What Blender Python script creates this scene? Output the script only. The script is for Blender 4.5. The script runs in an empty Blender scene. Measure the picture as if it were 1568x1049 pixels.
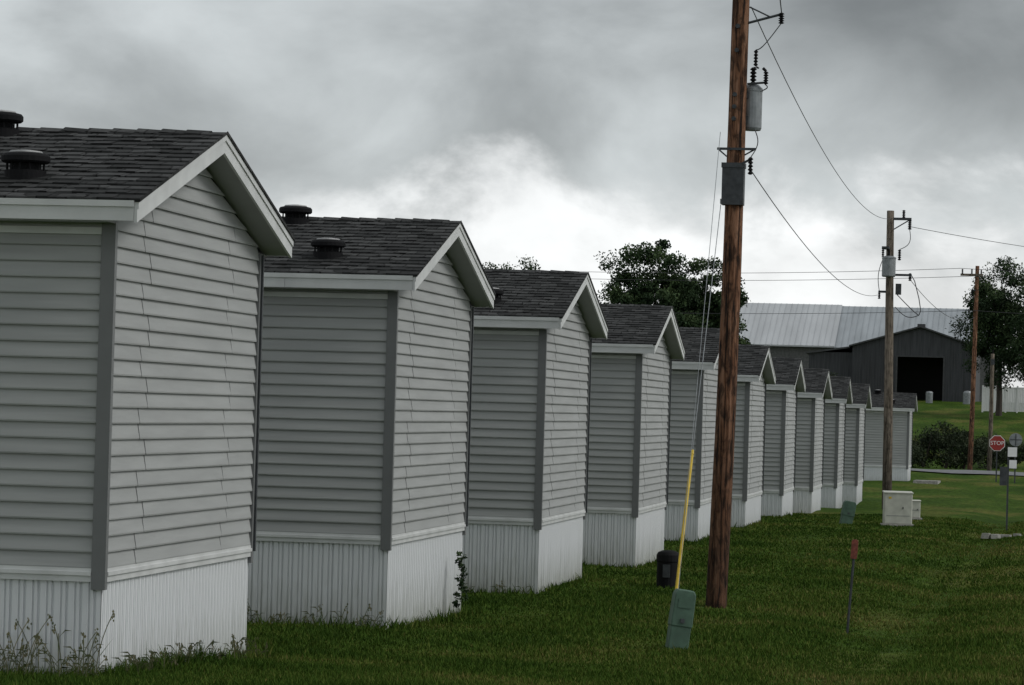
import bpy, math, random
import numpy as np
from mathutils import Vector, Matrix
random.seed(7); rng=np.random.default_rng(7)
scene=bpy.context.scene
scene.view_settings.view_transform='Standard'
scene.view_settings.look='None'; scene.view_settings.exposure=0; scene.view_settings.gamma=1
C=scene.collection

# ---------------------------------------------------------------- camera
F=5000.0; TH=math.radians(9.77); PH=152/F; RO=0.03
CAMZ=1.75
f=Vector((-math.sin(TH)*math.cos(PH),math.cos(TH)*math.cos(PH),math.sin(PH)))
r0=Vector((math.cos(TH),math.sin(TH),0)); u0=r0.cross(f)
R=r0*math.cos(RO)+u0*math.sin(RO); U=u0*math.cos(RO)-r0*math.sin(RO)
cam=bpy.data.cameras.new('camera'); co=bpy.data.objects.new('camera',cam); C.objects.link(co)
cam.sensor_width=36; cam.lens=F/1568*36; cam.clip_end=6000; cam.clip_start=0.5
M=Matrix((R,U,-f)).transposed().to_4x4(); M.translation=Vector((0,0,CAMZ)); co.matrix_world=M
scene.camera=co

# ---------------------------------------------------------------- terrain height
GY=[-60,22.5,26.5,33,43,54,66,80,95,112,125,150,160,172,190,300,330,4000]
GZ=[0,0,-.16,-.22,-.24,-.22,.0,.05,0,-.06,.1,.45,.58,.9,1.0,6.7,7.0,7.0]
def g(x,y):
    z=np.interp(y,GY,GZ)
    sw=-.14*math.exp(-((x+1.9)/.7)**2)*min(1,max(0,(y-20)/15))*min(1,max(0,(140-y)/20))
    un=.02*math.sin(x*1.3+y*.37)+.015*math.sin(y*.9-x*.6)
    return float(z)+sw+un

# ---------------------------------------------------------------- materials
def mat(name,col,rough=.7,var=.0,nscale=5,bump=0,bscale=50,metal=0,stretch=(1,1,1),col2=None,lo=.35,hi=.65,detail=4,spec=None):
    m=bpy.data.materials.new(name); m.use_nodes=True; nt=m.node_tree; N=nt.nodes; L=nt.links
    b=N['Principled BSDF']; b.inputs['Roughness'].default_value=rough; b.inputs['Metallic'].default_value=metal
    if spec is not None: b.inputs['Specular IOR Level'].default_value=spec
    b.inputs['Base Color'].default_value=(*col,1)
    tc=N.new('ShaderNodeTexCoord'); mp=N.new('ShaderNodeMapping'); mp.inputs['Scale'].default_value=stretch
    L.new(tc.outputs['Object'],mp.inputs[0])
    if var>0 or col2:
        n=N.new('ShaderNodeTexNoise'); n.inputs['Scale'].default_value=nscale; n.inputs['Detail'].default_value=detail
        L.new(mp.outputs[0],n.inputs['Vector'])
        cr=N.new('ShaderNodeValToRGB'); L.new(n.outputs['Fac'],cr.inputs[0])
        cr.color_ramp.elements[0].position=lo; cr.color_ramp.elements[1].position=hi
        c2=col2 if col2 else tuple(min(1,c*(1+var)) for c in col)
        c1=col if col2 else tuple(c*(1-var) for c in col)
        cr.color_ramp.elements[0].color=(*c1,1); cr.color_ramp.elements[1].color=(*c2,1)
        L.new(cr.outputs[0],b.inputs['Base Color'])
    if bump>0:
        n2=N.new('ShaderNodeTexNoise'); n2.inputs['Scale'].default_value=bscale; n2.inputs['Detail'].default_value=5
        L.new(mp.outputs[0],n2.inputs['Vector'])
        bp=N.new('ShaderNodeBump'); bp.inputs['Strength'].default_value=bump; bp.inputs['Distance'].default_value=.02
        L.new(n2.outputs['Fac'],bp.inputs['Height']); L.new(bp.outputs[0],b.inputs['Normal'])
    return m
M_siding=mat('vinyl_siding',(.325,.333,.328),.6,var=.08,nscale=1.3,stretch=(.6,.6,6),detail=7,bump=.12,bscale=4,spec=.3)
M_corner=mat('corner_post_grey',(.14,.145,.146),.5,var=.05)
M_trim=mat('trim_white',(.56,.57,.565),.45,var=.09,nscale=3,detail=7)
M_soffit=mat('soffit',(.28,.285,.285),.6,var=.04)
M_black=mat('black_plastic',(.008,.008,.009),.75,var=.2,spec=.15)
M_capl=mat('vent_cap_top',(.30,.30,.30),.6,var=.2,nscale=12)
M_seam=mat('siding_seam',(.19,.195,.195),.6)
M_metal=mat('galvanised_metal',(.22,.235,.245),.5,var=.2,nscale=8,metal=.3)
M_dkmetal=mat('dark_metal',(.05,.055,.06),.55,var=.25,nscale=12,spec=.3)
M_wire=mat('wire',(.05,.05,.055),.6)
M_green=mat('green_enclosure',(.060,.115,.080),.6,var=.2,nscale=9,detail=7)
M_yellow=mat('yellow_plastic',(.62,.43,.03),.45,var=.12,nscale=12)
M_beige=mat('transformer_box_paint',(.50,.50,.44),.5,var=.1,nscale=6,detail=7)
M_red=mat('stop_red',(.30,.022,.018),.4)
M_white=mat('white_paint',(.78,.78,.78),.5,var=.03)
M_rust=mat('red_marker',(.22,.055,.035),.6,var=.3,nscale=30)
M_conc=mat('concrete',(.30,.29,.27),.9,var=.25,nscale=12,bump=.3)
M_asph=mat('asphalt',(.045,.045,.048),.9,var=.35,nscale=40,bump=.5,bscale=120)
M_barn=mat('barn_siding',(.038,.040,.045),.7,var=.3,nscale=1.2,stretch=(6,6,.4))
M_barnroof=mat('barn_roof',(.045,.047,.05),.6,var=.2)
M_shed=mat('galvanised_roof',(.30,.325,.345),.6,var=.14,nscale=.35,stretch=(2,.5,.5),detail=6)
M_shed2=mat('newer_roof',(.42,.435,.45),.6,var=.08,nscale=.35,stretch=(2,.5,.5))
M_shedwall=mat('shed_wall',(.12,.12,.12),.8,var=.2)
M_dark=mat('doorway_dark',(.012,.012,.012),.9)
M_bark=mat('bark',(.045,.035,.028),.9,var=.3,nscale=20,bump=.4)

def skirt_mat():
    m=mat('vinyl_skirting',(.70,.71,.72),.5); nt=m.node_tree;N=nt.nodes;L=nt.links;b=N['Principled BSDF']
    tc=N.new('ShaderNodeTexCoord'); sp=N.new('ShaderNodeSeparateXYZ'); L.new(tc.outputs['Object'],sp.inputs[0])
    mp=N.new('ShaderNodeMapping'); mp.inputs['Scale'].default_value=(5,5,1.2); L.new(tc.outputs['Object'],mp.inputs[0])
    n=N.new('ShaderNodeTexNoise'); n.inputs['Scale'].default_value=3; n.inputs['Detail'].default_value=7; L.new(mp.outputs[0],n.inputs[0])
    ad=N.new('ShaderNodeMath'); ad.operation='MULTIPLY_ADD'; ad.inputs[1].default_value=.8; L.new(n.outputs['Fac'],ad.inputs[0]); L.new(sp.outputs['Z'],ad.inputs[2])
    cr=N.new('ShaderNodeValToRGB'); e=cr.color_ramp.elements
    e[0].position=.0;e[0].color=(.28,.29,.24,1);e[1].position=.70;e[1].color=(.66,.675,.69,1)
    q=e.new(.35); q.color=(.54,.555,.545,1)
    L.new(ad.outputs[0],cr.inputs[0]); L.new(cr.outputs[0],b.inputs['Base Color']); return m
M_skirt=skirt_mat()

def shingle_mat():
    m=mat('asphalt_shingles',(.04,.04,.04),.95,spec=.2); nt=m.node_tree;N=nt.nodes;L=nt.links;b=N['Principled BSDF']
    tc=N.new('ShaderNodeTexCoord'); mp=N.new('ShaderNodeMapping'); L.new(tc.outputs['Object'],mp.inputs[0])
    br=N.new('ShaderNodeTexBrick'); br.inputs['Scale'].default_value=1; br.inputs['Brick Width'].default_value=.23
    br.inputs['Row Height'].default_value=SHY; br.inputs['Mortar Size'].default_value=.008
    br.inputs['Color1'].default_value=(.022,.023,.023,1); br.inputs['Color2'].default_value=(.070,.071,.071,1); br.inputs['Mortar'].default_value=(.010,.010,.010,1)
    br.offset=.43; br.inputs['Bias'].default_value=-.1
    mp.inputs['Location'].default_value=(0,EO,0)
    nw=N.new('ShaderNodeTexNoise'); nw.inputs['Scale'].default_value=6; L.new(tc.outputs['Object'],nw.inputs[0])
    vs=N.new('ShaderNodeVectorMath'); vs.operation='MULTIPLY_ADD'; vs.inputs[1].default_value=(.10,.02,0); L.new(nw.outputs['Color'],vs.inputs[0]); L.new(mp.outputs[0],vs.inputs[2])
    L.new(vs.outputs[0],br.inputs['Vector'])
    n=N.new('ShaderNodeTexNoise'); n.inputs['Scale'].default_value=9; n.inputs['Detail'].default_value=8; L.new(tc.outputs['Object'],n.inputs[0])
    mx=N.new('ShaderNodeMix'); mx.data_type='RGBA'; mx.blend_type='MULTIPLY'; mx.inputs[0].default_value=.8
    cr=N.new('ShaderNodeValToRGB'); cr.color_ramp.elements[0].position=.3; cr.color_ramp.elements[1].position=.7
    cr.color_ramp.elements[0].color=(.55,.55,.55,1);cr.color_ramp.elements[1].color=(1.25,1.25,1.25,1)
    L.new(n.outputs['Fac'],cr.inputs[0]); L.new(br.outputs['Color'],mx.inputs[6]); L.new(cr.outputs[0],mx.inputs[7]); L.new(mx.outputs[2],b.inputs['Base Color'])
    return m

def wood_mat(name,c1,c2,c3,dk):
    m=mat(name,c1,.85,spec=.25); nt=m.node_tree;N=nt.nodes;L=nt.links;b=N['Principled BSDF']
    tc=N.new('ShaderNodeTexCoord')
    def nz(sc,s,d,r=.6):
        mp=N.new('ShaderNodeMapping'); mp.inputs['Scale'].default_value=sc; L.new(tc.outputs['Object'],mp.inputs[0])
        n=N.new('ShaderNodeTexNoise'); n.inputs['Scale'].default_value=s; n.inputs['Detail'].default_value=d; n.inputs['Roughness'].default_value=r; n.inputs['Distortion'].default_value=.5; L.new(mp.outputs[0],n.inputs[0]); return n
    n=nz((14,14,.6),2.0,9,.7)
    cr=N.new('ShaderNodeValToRGB'); e=cr.color_ramp.elements; e[0].position=.41;e[0].color=(*c3,1);e[1].position=.62;e[1].color=(*c2,1)
    x=e.new(.48); x.color=(*c1,1); L.new(n.outputs['Fac'],cr.inputs[0])
    n2=nz((4,4,1.5),3.0,6)
    cr2=N.new('ShaderNodeValToRGB'); cr2.color_ramp.elements[0].position=.38; cr2.color_ramp.elements[0].color=(dk,dk*.9,dk*.85,1); cr2.color_ramp.elements[1].position=.54; cr2.color_ramp.elements[1].color=(1.1,1,.95,1)
    L.new(n2.outputs['Fac'],cr2.inputs[0])
    mx=N.new('ShaderNodeMix'); mx.data_type='RGBA'; mx.blend_type='MULTIPLY'; mx.inputs[0].default_value=1
    L.new(cr.outputs[0],mx.inputs[6]); L.new(cr2.outputs[0],mx.inputs[7])
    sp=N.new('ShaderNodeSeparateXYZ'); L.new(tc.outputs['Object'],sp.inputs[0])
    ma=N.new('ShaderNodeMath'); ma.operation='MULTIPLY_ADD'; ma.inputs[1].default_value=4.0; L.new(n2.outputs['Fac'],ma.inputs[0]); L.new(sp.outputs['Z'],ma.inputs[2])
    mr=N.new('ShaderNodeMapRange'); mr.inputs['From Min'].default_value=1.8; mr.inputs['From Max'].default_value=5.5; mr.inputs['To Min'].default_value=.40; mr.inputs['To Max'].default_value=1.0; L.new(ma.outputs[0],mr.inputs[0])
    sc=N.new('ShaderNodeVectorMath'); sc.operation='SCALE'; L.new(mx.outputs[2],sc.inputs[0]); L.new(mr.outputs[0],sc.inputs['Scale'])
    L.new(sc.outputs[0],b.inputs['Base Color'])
    bp=N.new('ShaderNodeBump'); bp.inputs['Strength'].default_value=1; bp.inputs['Distance'].default_value=.03
    L.new(n.outputs['Fac'],bp.inputs['Height']); L.new(bp.outputs[0],b.inputs['Normal'])
    return m
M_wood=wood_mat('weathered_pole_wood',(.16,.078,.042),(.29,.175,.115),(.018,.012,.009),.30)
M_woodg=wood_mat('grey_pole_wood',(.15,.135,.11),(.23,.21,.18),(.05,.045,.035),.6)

def attr_mat(name,stops,rough=.8,nscale=.3,nstr=.5,spec=.2):
    m=mat(name,stops[0][1],rough); nt=m.node_tree;N=nt.nodes;L=nt.links;b=N['Principled BSDF']
    b.inputs['Specular IOR Level'].default_value=spec
    a=N.new('ShaderNodeAttribute'); a.attribute_name='rnd'
    tc=N.new('ShaderNodeTexCoord'); n=N.new('ShaderNodeTexNoise'); n.inputs['Scale'].default_value=nscale; n.inputs['Detail'].default_value=4; L.new(tc.outputs['Object'],n.inputs[0])
    ma=N.new('ShaderNodeMath'); ma.operation='MULTIPLY_ADD'; ma.inputs[1].default_value=nstr*2; L.new(n.outputs['Fac'],ma.inputs[0])
    ms=N.new('ShaderNodeMath'); ms.operation='SUBTRACT'; ms.inputs[1].default_value=nstr; L.new(a.outputs['Fac'],ms.inputs[0]); L.new(ms.outputs[0],ma.inputs[2])
    cr=N.new('ShaderNodeValToRGB'); e=cr.color_ramp.elements
    e[0].position=stops[0][0];e[0].color=(*stops[0][1],1);e[1].position=stops[-1][0];e[1].color=(*stops[-1][1],1)
    for p,c in stops[1:-1]:
        q=e.new(p); q.color=(*c,1)
    L.new(ma.outputs[0],cr.inputs[0]); L.new(cr.outputs[0],b.inputs['Base Color'])
    return m
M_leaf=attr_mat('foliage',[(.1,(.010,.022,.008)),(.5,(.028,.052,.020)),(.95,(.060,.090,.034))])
M_bush=attr_mat('bush_foliage',[(.1,(.012,.020,.009)),(.5,(.026,.038,.018)),(.95,(.050,.062,.03))])
M_blade=attr_mat('grass_blades',[(.05,(.022,.048,.006)),(.42,(.044,.086,.011)),(.72,(.082,.112,.020)),(1.0,(.17,.15,.05))],nscale=.33,nstr=.75,spec=.06)
M_weed=attr_mat('weed_stalks',[(.0,(.06,.08,.03)),(1.0,(.26,.23,.14))],nstr=.1)

def ground_mat():
    m=mat('lawn',(.03,.06,.012),.95); nt=m.node_tree;N=nt.nodes;L=nt.links;b=N['Principled BSDF']; b.inputs['Specular IOR Level'].default_value=.05
    tc=N.new('ShaderNodeTexCoord')
    def noise(s,d,sc=(1,1,1)):
        mp=N.new('ShaderNodeMapping'); mp.inputs['Scale'].default_value=sc; L.new(tc.outputs['Object'],mp.inputs[0])
        n=N.new('ShaderNodeTexNoise'); n.inputs['Scale'].default_value=s; n.inputs['Detail'].default_value=d; L.new(mp.outputs[0],n.inputs[0]); return n
    a=noise(.35,6,(1,.35,1)); c=noise(6,7,(1,.4,1))
    cr=N.new('ShaderNodeValToRGB'); e=cr.color_ramp.elements; e[0].position=.3; e[0].color=(.030,.062,.008,1); e[1].position=.68; e[1].color=(.115,.120,.032,1)
    q=e.new(.5); q.color=(.052,.094,.013,1)
    L.new(a.outputs['Fac'],cr.inputs[0])
    cr2=N.new('ShaderNodeValToRGB'); cr2.color_ramp.elements[0].position=.3; cr2.color_ramp.elements[0].color=(.5,.5,.5,1); cr2.color_ramp.elements[1].position=.7; cr2.color_ramp.elements[1].color=(1.3,1.3,1.2,1)
    L.new(c.outputs['Fac'],cr2.inputs[0])
    mx=N.new('ShaderNodeMix'); mx.data_type='RGBA'; mx.blend_type='MULTIPLY'; mx.inputs[0].default_value=1
    L.new(cr.outputs[0],mx.inputs[6]); L.new(cr2.outputs[0],mx.inputs[7]); L.new(mx.outputs[2],b.inputs['Base Color'])
    n3=noise(30,6); bp=N.new('ShaderNodeBump'); bp.inputs['Strength'].default_value=.8; bp.inputs['Distance'].default_value=.05
    L.new(n3.outputs['Fac'],bp.inputs['Height']); L.new(bp.outputs[0],b.inputs['Normal'])
    return m
M_ground=ground_mat()

# ---------------------------------------------------------------- mesh helpers
class MB:
    def __init__(s): s.v=[];s.f=[];s.m=[];s.mats=[]
    def mi(s,m):
        if m not in s.mats: s.mats.append(m)
        return s.mats.index(m)
    def poly(s,pts,m):
        i=len(s.v); s.v+= [tuple(p) for p in pts]; s.f.append(tuple(range(i,i+len(pts)))); s.m.append(s.mi(m))
    def box(s,a,b,m):
        x0,y0,z0=a;x1,y1,z1=b; i=len(s.v)
        s.v+=[(x0,y0,z0),(x1,y0,z0),(x1,y1,z0),(x0,y1,z0),(x0,y0,z1),(x1,y0,z1),(x1,y1,z1),(x0,y1,z1)]
        for q in [(0,3,2,1),(4,5,6,7),(0,1,5,4),(1,2,6,5),(2,3,7,6),(3,0,4,7)]:
            s.f.append(tuple(i+k for k in q)); s.m.append(s.mi(m))
    def prism(s,pts,axis_vec,m):
        n=len(pts); i=len(s.v); av=Vector(axis_vec)
        s.v+=[tuple(p) for p in pts]+[tuple(Vector(p)+av) for p in pts]
        k=s.mi(m)
        s.f.append(tuple(i+j for j in range(n))[::-1]); s.m.append(k)
        s.f.append(tuple(i+n+j for j in range(n))); s.m.append(k)
        for j in range(n):
            s.f.append((i+j,i+(j+1)%n,i+n+(j+1)%n,i+n+j)); s.m.append(k)
    def tube(s,p0,p1,ra,rb,m,n=12,caps=True):
        p0=Vector(p0);p1=Vector(p1); d=(p1-p0)
        if d.length<1e-6: return
        d.normalize(); a=d.orthogonal().normalized(); b=d.cross(a); i=len(s.v)
        for p,r in((p0,ra),(p1,rb)):
            for j in range(n):
                t=2*math.pi*j/n; s.v.append(tuple(p+a*r*math.cos(t)+b*r*math.sin(t)))
        k=s.mi(m)
        for j in range(n):
            s.f.append((i+j,i+(j+1)%n,i+n+(j+1)%n,i+n+j)); s.m.append(k)
        if caps:
            s.f.append(tuple(i+j for j in range(n))[::-1]); s.m.append(k)
            s.f.append(tuple(i+n+j for j in range(n))); s.m.append(k)
    def lathe(s,c,prof,m,n=20):
        cx,cy,cz=c
        for (r0_,z0),(r1_,z1) in zip(prof[:-1],prof[1:]):
            s.tube((cx,cy,cz+z0),(cx,cy,cz+z1),max(r0_,1e-4),max(r1_,1e-4),m,n,caps=False) if abs(z1-z0)>1e-6 else s.ring(c,r0_,r1_,z0,m,n)
    def ring(s,c,r0_,r1_,z,m,n):
        cx,cy,cz=c;i=len(s.v)
        for r in (r0_,r1_):
            for j in range(n):
                t=2*math.pi*j/n; s.v.append((cx+r*math.cos(t),cy+r*math.sin(t),cz+z))
        for j in range(n):
            s.f.append((i+j,i+(j+1)%n,i+n+(j+1)%n,i+n+j)); s.m.append(s.mi(m))
    def mesh(s,name,smooth=False):
        me=bpy.data.meshes.new(name); me.from_pydata(s.v,[],s.f)
        for m in s.mats: me.materials.append(m)
        me.polygons.foreach_set('material_index',s.m)
        if smooth: me.polygons.foreach_set('use_smooth',[True]*len(s.f))
        me.update(); return me
def obj(name,me,parent=None,loc=None,rot=None):
    o=bpy.data.objects.new(name,me); C.objects.link(o)
    if parent: o.parent=parent
    if loc is not None: o.location=loc
    if rot is not None: o.rotation_euler=rot
    return o
def empty(name,loc=(0,0,0),rot=(0,0,0)):
    o=bpy.data.objects.new(name,None); C.objects.link(o); o.location=loc; o.rotation_euler=rot; o.empty_display_size=.3; return o
def np_mesh(name,verts,faces_n,k,mat_,rnd):
    me=bpy.data.meshes.new(name); nv=len(verts); nf=nv//k
    me.vertices.add(nv); me.vertices.foreach_set('co',verts.astype(np.float32).ravel())
    me.loops.add(nv); me.loops.foreach_set('vertex_index',np.arange(nv,dtype=np.int32))
    me.polygons.add(nf); me.polygons.foreach_set('loop_start',np.arange(0,nv,k,dtype=np.int32))
    try: me.polygons.foreach_set('loop_total',np.full(nf,k,dtype=np.int32))
    except Exception: pass
    a=me.attributes.new('rnd','FLOAT','POINT'); a.data.foreach_set('value',np.repeat(rnd,k).astype(np.float32))
    me.materials.append(mat_); me.update(calc_edges=True); return me

# ---------------------------------------------------------------- mobile home
W=4.6; LEN=12.0; ZT=.75; ZE=3.20; EO=.23; RO_=.225; ZR0=3.41; APX=4.11; SL=(APX-ZR0)/(W/2+EO)
SHN=17; SHY=(W/2+EO)/SHN
M_shingle=shingle_mat()
nC=21; CH=(ZE-ZT)/nC
def build_home_meshes():
    out={}; rd=random.Random(31)
    s=MB(); LP=.024
    def course(fn,z0,z1,t0,t1,lp):
        P=[(lp*.15,z1),(lp*.55,z0+CH*.55),(lp,z0+CH*.10),(lp*.93,z0),(-.006,z0+.003)]
        for (a,za),(b,zb) in zip(P[:-1],P[1:]):
            s.poly([fn(t0(zb),b,zb),fn(t1(zb),b,zb),fn(t1(za),a,za),fn(t0(za),a,za)],M_siding)
    for i in range(nC+1):
        z0=ZT+i*CH; z1=z0+CH; lp=LP+rd.uniform(-.0015,.0015)
        course(lambda t,d,z:(t,-d,z),z0,z1,lambda z:-LEN,lambda z:0,lp)
        course(lambda t,d,z:(-t,W+d,z),z0,z1,lambda z:0,lambda z:LEN,lp)
    i=0; z0=ZT
    def lim(z):
        t=max(0,(z-3.30)/SL); return min(t,W/2-.001)
    while True:
        z1=z0+CH
        if lim(z1)>W/2-.03: break
        k=i//2
        ja,jb=[(.82,3.50),(1.02,3.68)][k%2]
        if i%2==0: ja+=.012
        cuts=[None,ja,jb,None]; offs=[0,.0025,.0]
        for c in range(3):
            a,b=cuts[c],cuts[c+1]
            fa=(lambda z:lim(z)) if a is None else (lambda z,a=a:min(max(a,lim(z)),W-lim(z)))
            fb=(lambda z:W-lim(z)) if b is None else (lambda z,b=b:min(max(b,lim(z)),W-lim(z)))
            lp=LP+offs[c]+rd.uniform(-.001,.001)
            course(lambda t,d,z:(d,t,z),z0,z1,fa,fb,lp)
        course(lambda t,d,z:(-LEN-d,-t,z),z0,z1,lambda z:-(W-lim(z)),lambda z:-lim(z),LP)
        for yy in (ja,jb):
            if lim(z1)+.05<yy<W-lim(z1)-.05:
                s.prism([(LP+.002,yy,z0+.001),(LP+.002,yy+.009,z0+.001),(LP*.15+.003,yy+.009,z1-.002),(LP*.15+.003,yy,z1-.002)],(.0022,0,0),M_seam)
        i+=1; z0=z1
    out['siding']=s.mesh('home_siding')
    s=MB()
    s.box((-.070,-.034,.60),(.034,.028,3.26),M_corner)
    s.box((-.07,W-.028,.60),(.034,W+.034,3.26),M_corner)
    out['corner_posts']=s.mesh('home_corner_posts')
    s=MB()
    s.box((-LEN,-.030,3.165),(-.072,.02,3.215),M_trim)
    s.box((-LEN,-.026,.655),(-.072,.03,.752),M_trim); s.box((-LEN,-.038,.700),(-.073,.03,.728),M_trim)
    s.box((-.03,.030,.655),(.028,W-.030,.752),M_trim); s.box((-.03,.031,.700),(.040,W-.031,.728),M_trim)
    s.box((-LEN,W-.03,.655),(-.072,W+.024,.752),M_trim)
    out['trim']=s.mesh('home_trim')
    s=MB()
    for sg in (0,1):
        def Y(y): return y if sg==0 else W-y
        ya,yb=sorted((Y(-EO-.022),Y(-EO)))
        xx=[-LEN-RO_,-8.1,-4.35,-1.1,RO_+.001]
        for a,b in zip(xx[:-1],xx[1:]):
            s.box((a+.002,ya,3.255),(b-.002,yb,3.395),M_trim)
        s.box((-LEN-RO_,min(Y(-EO-.034),Y(-EO-.0225)),3.355),(RO_+.001,max(Y(-EO-.034),Y(-EO-.0225)),3.40),M_trim)
        ya,yb=sorted((Y(-EO),Y(.0)))
        s.box((-LEN-RO_,ya,3.245),(.03,yb,3.262),M_soffit)
        for X0 in (RO_+.002,-LEN-RO_-.024):
            y0,y1=-EO-.022,W/2
            z0_=ZR0-.012-.022*SL; z1_=APX-.012
            s.prism([(X0,Y(y0),z0_),(X0,Y(y1),z1_),(X0,Y(y1),z1_-.150),(X0,Y(y0),z0_-.150)],(.022,0,0),M_trim)
            X1=X0+(.0225 if X0>0 else -.0105)
            s.prism([(X1,Y(y0),z0_),(X1,Y(y1),z1_),(X1,Y(y1),z1_-.05),(X1,Y(y0),z0_-.05)],(.010,0,0),M_trim)
        s.prism([(0.0,Y(-EO+.002),ZR0-.15),(0.0,Y(W/2),APX-.15),(0.0,Y(W/2),APX-.135),(0.0,Y(-EO+.002),ZR0-.135)],(RO_-.002,0,0),M_soffit)
    out['fascia_and_soffit']=s.mesh('home_fascia')
    s=MB(); x0=-LEN-RO_-.035; x1=RO_+.045
    for sg in (0,1):
        def Y(y): return y if sg==0 else W-y
        for k in range(SHN):
            ya=-EO-.03*(k==0)+k*SHY; yb=-EO+(k+1)*SHY
            za=ZR0+(ya+EO)*SL+.013; zb=ZR0+(yb+EO)*SL+.003
            q=[(x0,Y(ya),za),(x1,Y(ya),za),(x1,Y(yb),zb),(x0,Y(yb),zb)]
            w=[(x0,Y(ya),za-.016),(x1,Y(ya),za-.016),(x1,Y(ya),za),(x0,Y(ya),za)]
            if sg: q=q[::-1]; w=w[::-1]
            s.poly(q,M_shingle); s.poly(w,M_shingle)
            if sg==0:
                x=x0+rd.uniform(0,.3)
                while x<x1-.3:
                    wd=rd.uniform(.10,.24)
                    s.poly([(x,ya-.002,za+.005),(x+wd,ya-.002,za+.005),(x+wd,yb,zb+.003),(x,yb,zb+.003)],M_shingle)
                    s.poly([(x,ya-.002,za-.016),(x+wd,ya-.002,za-.016),(x+wd,ya-.002,za+.005),(x,ya-.002,za+.005)],M_shingle)
                    s.poly([(x+wd,ya-.002,za),(x+wd,yb,zb),(x+wd,yb,zb+.003),(x+wd,ya-.002,za+.005)],M_shingle)
                    x+=wd+rd.uniform(.06,.30)
        for X in (x0,x1):
            s.poly([(X,Y(-EO-.03),ZR0-.02),(X,Y(W/2),APX-.012),(X,Y(W/2),APX+.012),(X,Y(-EO-.03),ZR0+.006)],M_shingle)
        s.poly([(x0,Y(-EO-.03),ZR0-.02),(x1,Y(-EO-.03),ZR0-.02),(x1,Y(W/2),APX-.012),(x0,Y(W/2),APX-.012)],M_shingle)
    n=int((x1-x0)/.2)
    for k in range(n):
        xa=x0+k*.2; xb=xa+.2
        h0,h1=APX+.022+rd.uniform(-.002,.003),APX+.012
        s.poly([(xa,W/2-.13,h0-.13*SL),(xb,W/2-.13,h1-.13*SL),(xb,W/2,h1),(xa,W/2,h0)],M_shingle)
        s.poly([(xb,W/2+.13,h1-.13*SL),(xa,W/2+.13,h0-.13*SL),(xa,W/2,h0),(xb,W/2,h1)],M_shingle)
    out['roof']=s.mesh('home_roof')
    s=MB(); P=.105
    def skirt(fn,length):
        t=0
        while t<length:
            prof=[(t,0),(t+.034,0),(t+.040,-.016),(t+.052,-.016),(t+.058,0),(t+.078,0),(t+.083,-.013),(t+.090,-.013),(t+.095,0),(t+P,0)]
            j=rd.uniform(-.003,.003)
            for (a,da),(b,db) in zip(prof[:-1],prof[1:]):
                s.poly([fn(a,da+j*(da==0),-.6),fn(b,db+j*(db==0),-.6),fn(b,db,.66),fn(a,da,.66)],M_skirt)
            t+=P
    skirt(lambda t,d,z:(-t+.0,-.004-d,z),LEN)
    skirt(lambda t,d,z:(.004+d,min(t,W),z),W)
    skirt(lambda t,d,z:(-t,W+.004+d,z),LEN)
    s.box((-LEN+.02,.03,-.55),(-.03,W-.03,3.2),M_dark)
    out['skirting']=s.mesh('home_skirting')
    s=MB()
    def vent(x,y):
        z=APX-abs(W/2-y)*SL+.005
        s.lathe((x,y,z),[(.155,-.05),(.155,.035),(.115,.04),(.115,.09),(.168,.092),(.182,.105),(.182,.14),(.168,.158),(.125,.168)],M_black,26)
        for k in range(12):
            a=k*math.pi/6; s.box((x+.14*math.cos(a)-.006,y+.14*math.sin(a)-.006,z+.03),(x+.14*math.cos(a)+.006,y+.14*math.sin(a)+.006,z+.1),M_black)
        s.lathe((x,y,z),[(.125,.169),(.118,.180),(.05,.188),(.001,.190)],M_capl,24)
    vent(-.82,.50); vent(-1.53,W/2-.22); vent(-5.2,.6)
    out['roof_vents']=s.mesh('home_vents',False)
    s=MB(); s.box((.035,W+.02,.70),(.052,W+.055,3.25),M_dkmetal)  # added dark strip standing in for the shadow gap behind the far corner
    out['downspout']=s.mesh('home_shadow_gap_strip')
    return out
HM=build_home_meshes()
rot=math.radians(1.3)
homes=[]
Xr=[-6.87,-6.85,-6.90,-6.92,-7.03,-7.1,-7.15,-7.18,-7.2,-7.2]
for n in range(10): homes.append((Xr[n],22.77+9.92*n,0.0))
homes.append((-7.4,151,.42))
for X_,Y_,Z_ in homes:
    e=empty('mobile_home',(X_,Y_,Z_+random.uniform(-.015,.015)),(math.radians(.6),0,rot+math.radians(random.uniform(-.3,.3))))
    for k,me in HM.items(): obj(k,me,e)

# ---------------------------------------------------------------- ground
xs=sorted(set([-3000,-1500,-700,-300,-150,-90,-60,-40,-30,-25]+[round(-20+.5*i,3) for i in range(60)]+[12,16,25,40,60,90,150,300,700,1500,3000]))
ys=sorted(set([-600,-200,-60,-20,0,8,14]+[18+1.0*i for i in range(170)]+[190+5*i for i in range(32)]+[360,420,500,700,1000,1600,2600,4000]))
vv=[(x,y,g(x,y)) for y in ys for x in xs]; nx=len(xs)
ff=[(j*nx+i,j*nx+i+1,(j+1)*nx+i+1,(j+1)*nx+i) for j in range(len(ys)-1) for i in range(nx-1)]
me=bpy.data.meshes.new('ground'); me.from_pydata(vv,[],ff); me.materials.append(M_ground); me.polygons.foreach_set('use_smooth',[True]*len(ff)); obj('ground',me)
s=MB()
yl=[y for y in ys if -60<=y<=158]
def redge(a): return -.34-.03*math.sin(a*.23)-.015*math.sin(a*1.1)
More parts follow.
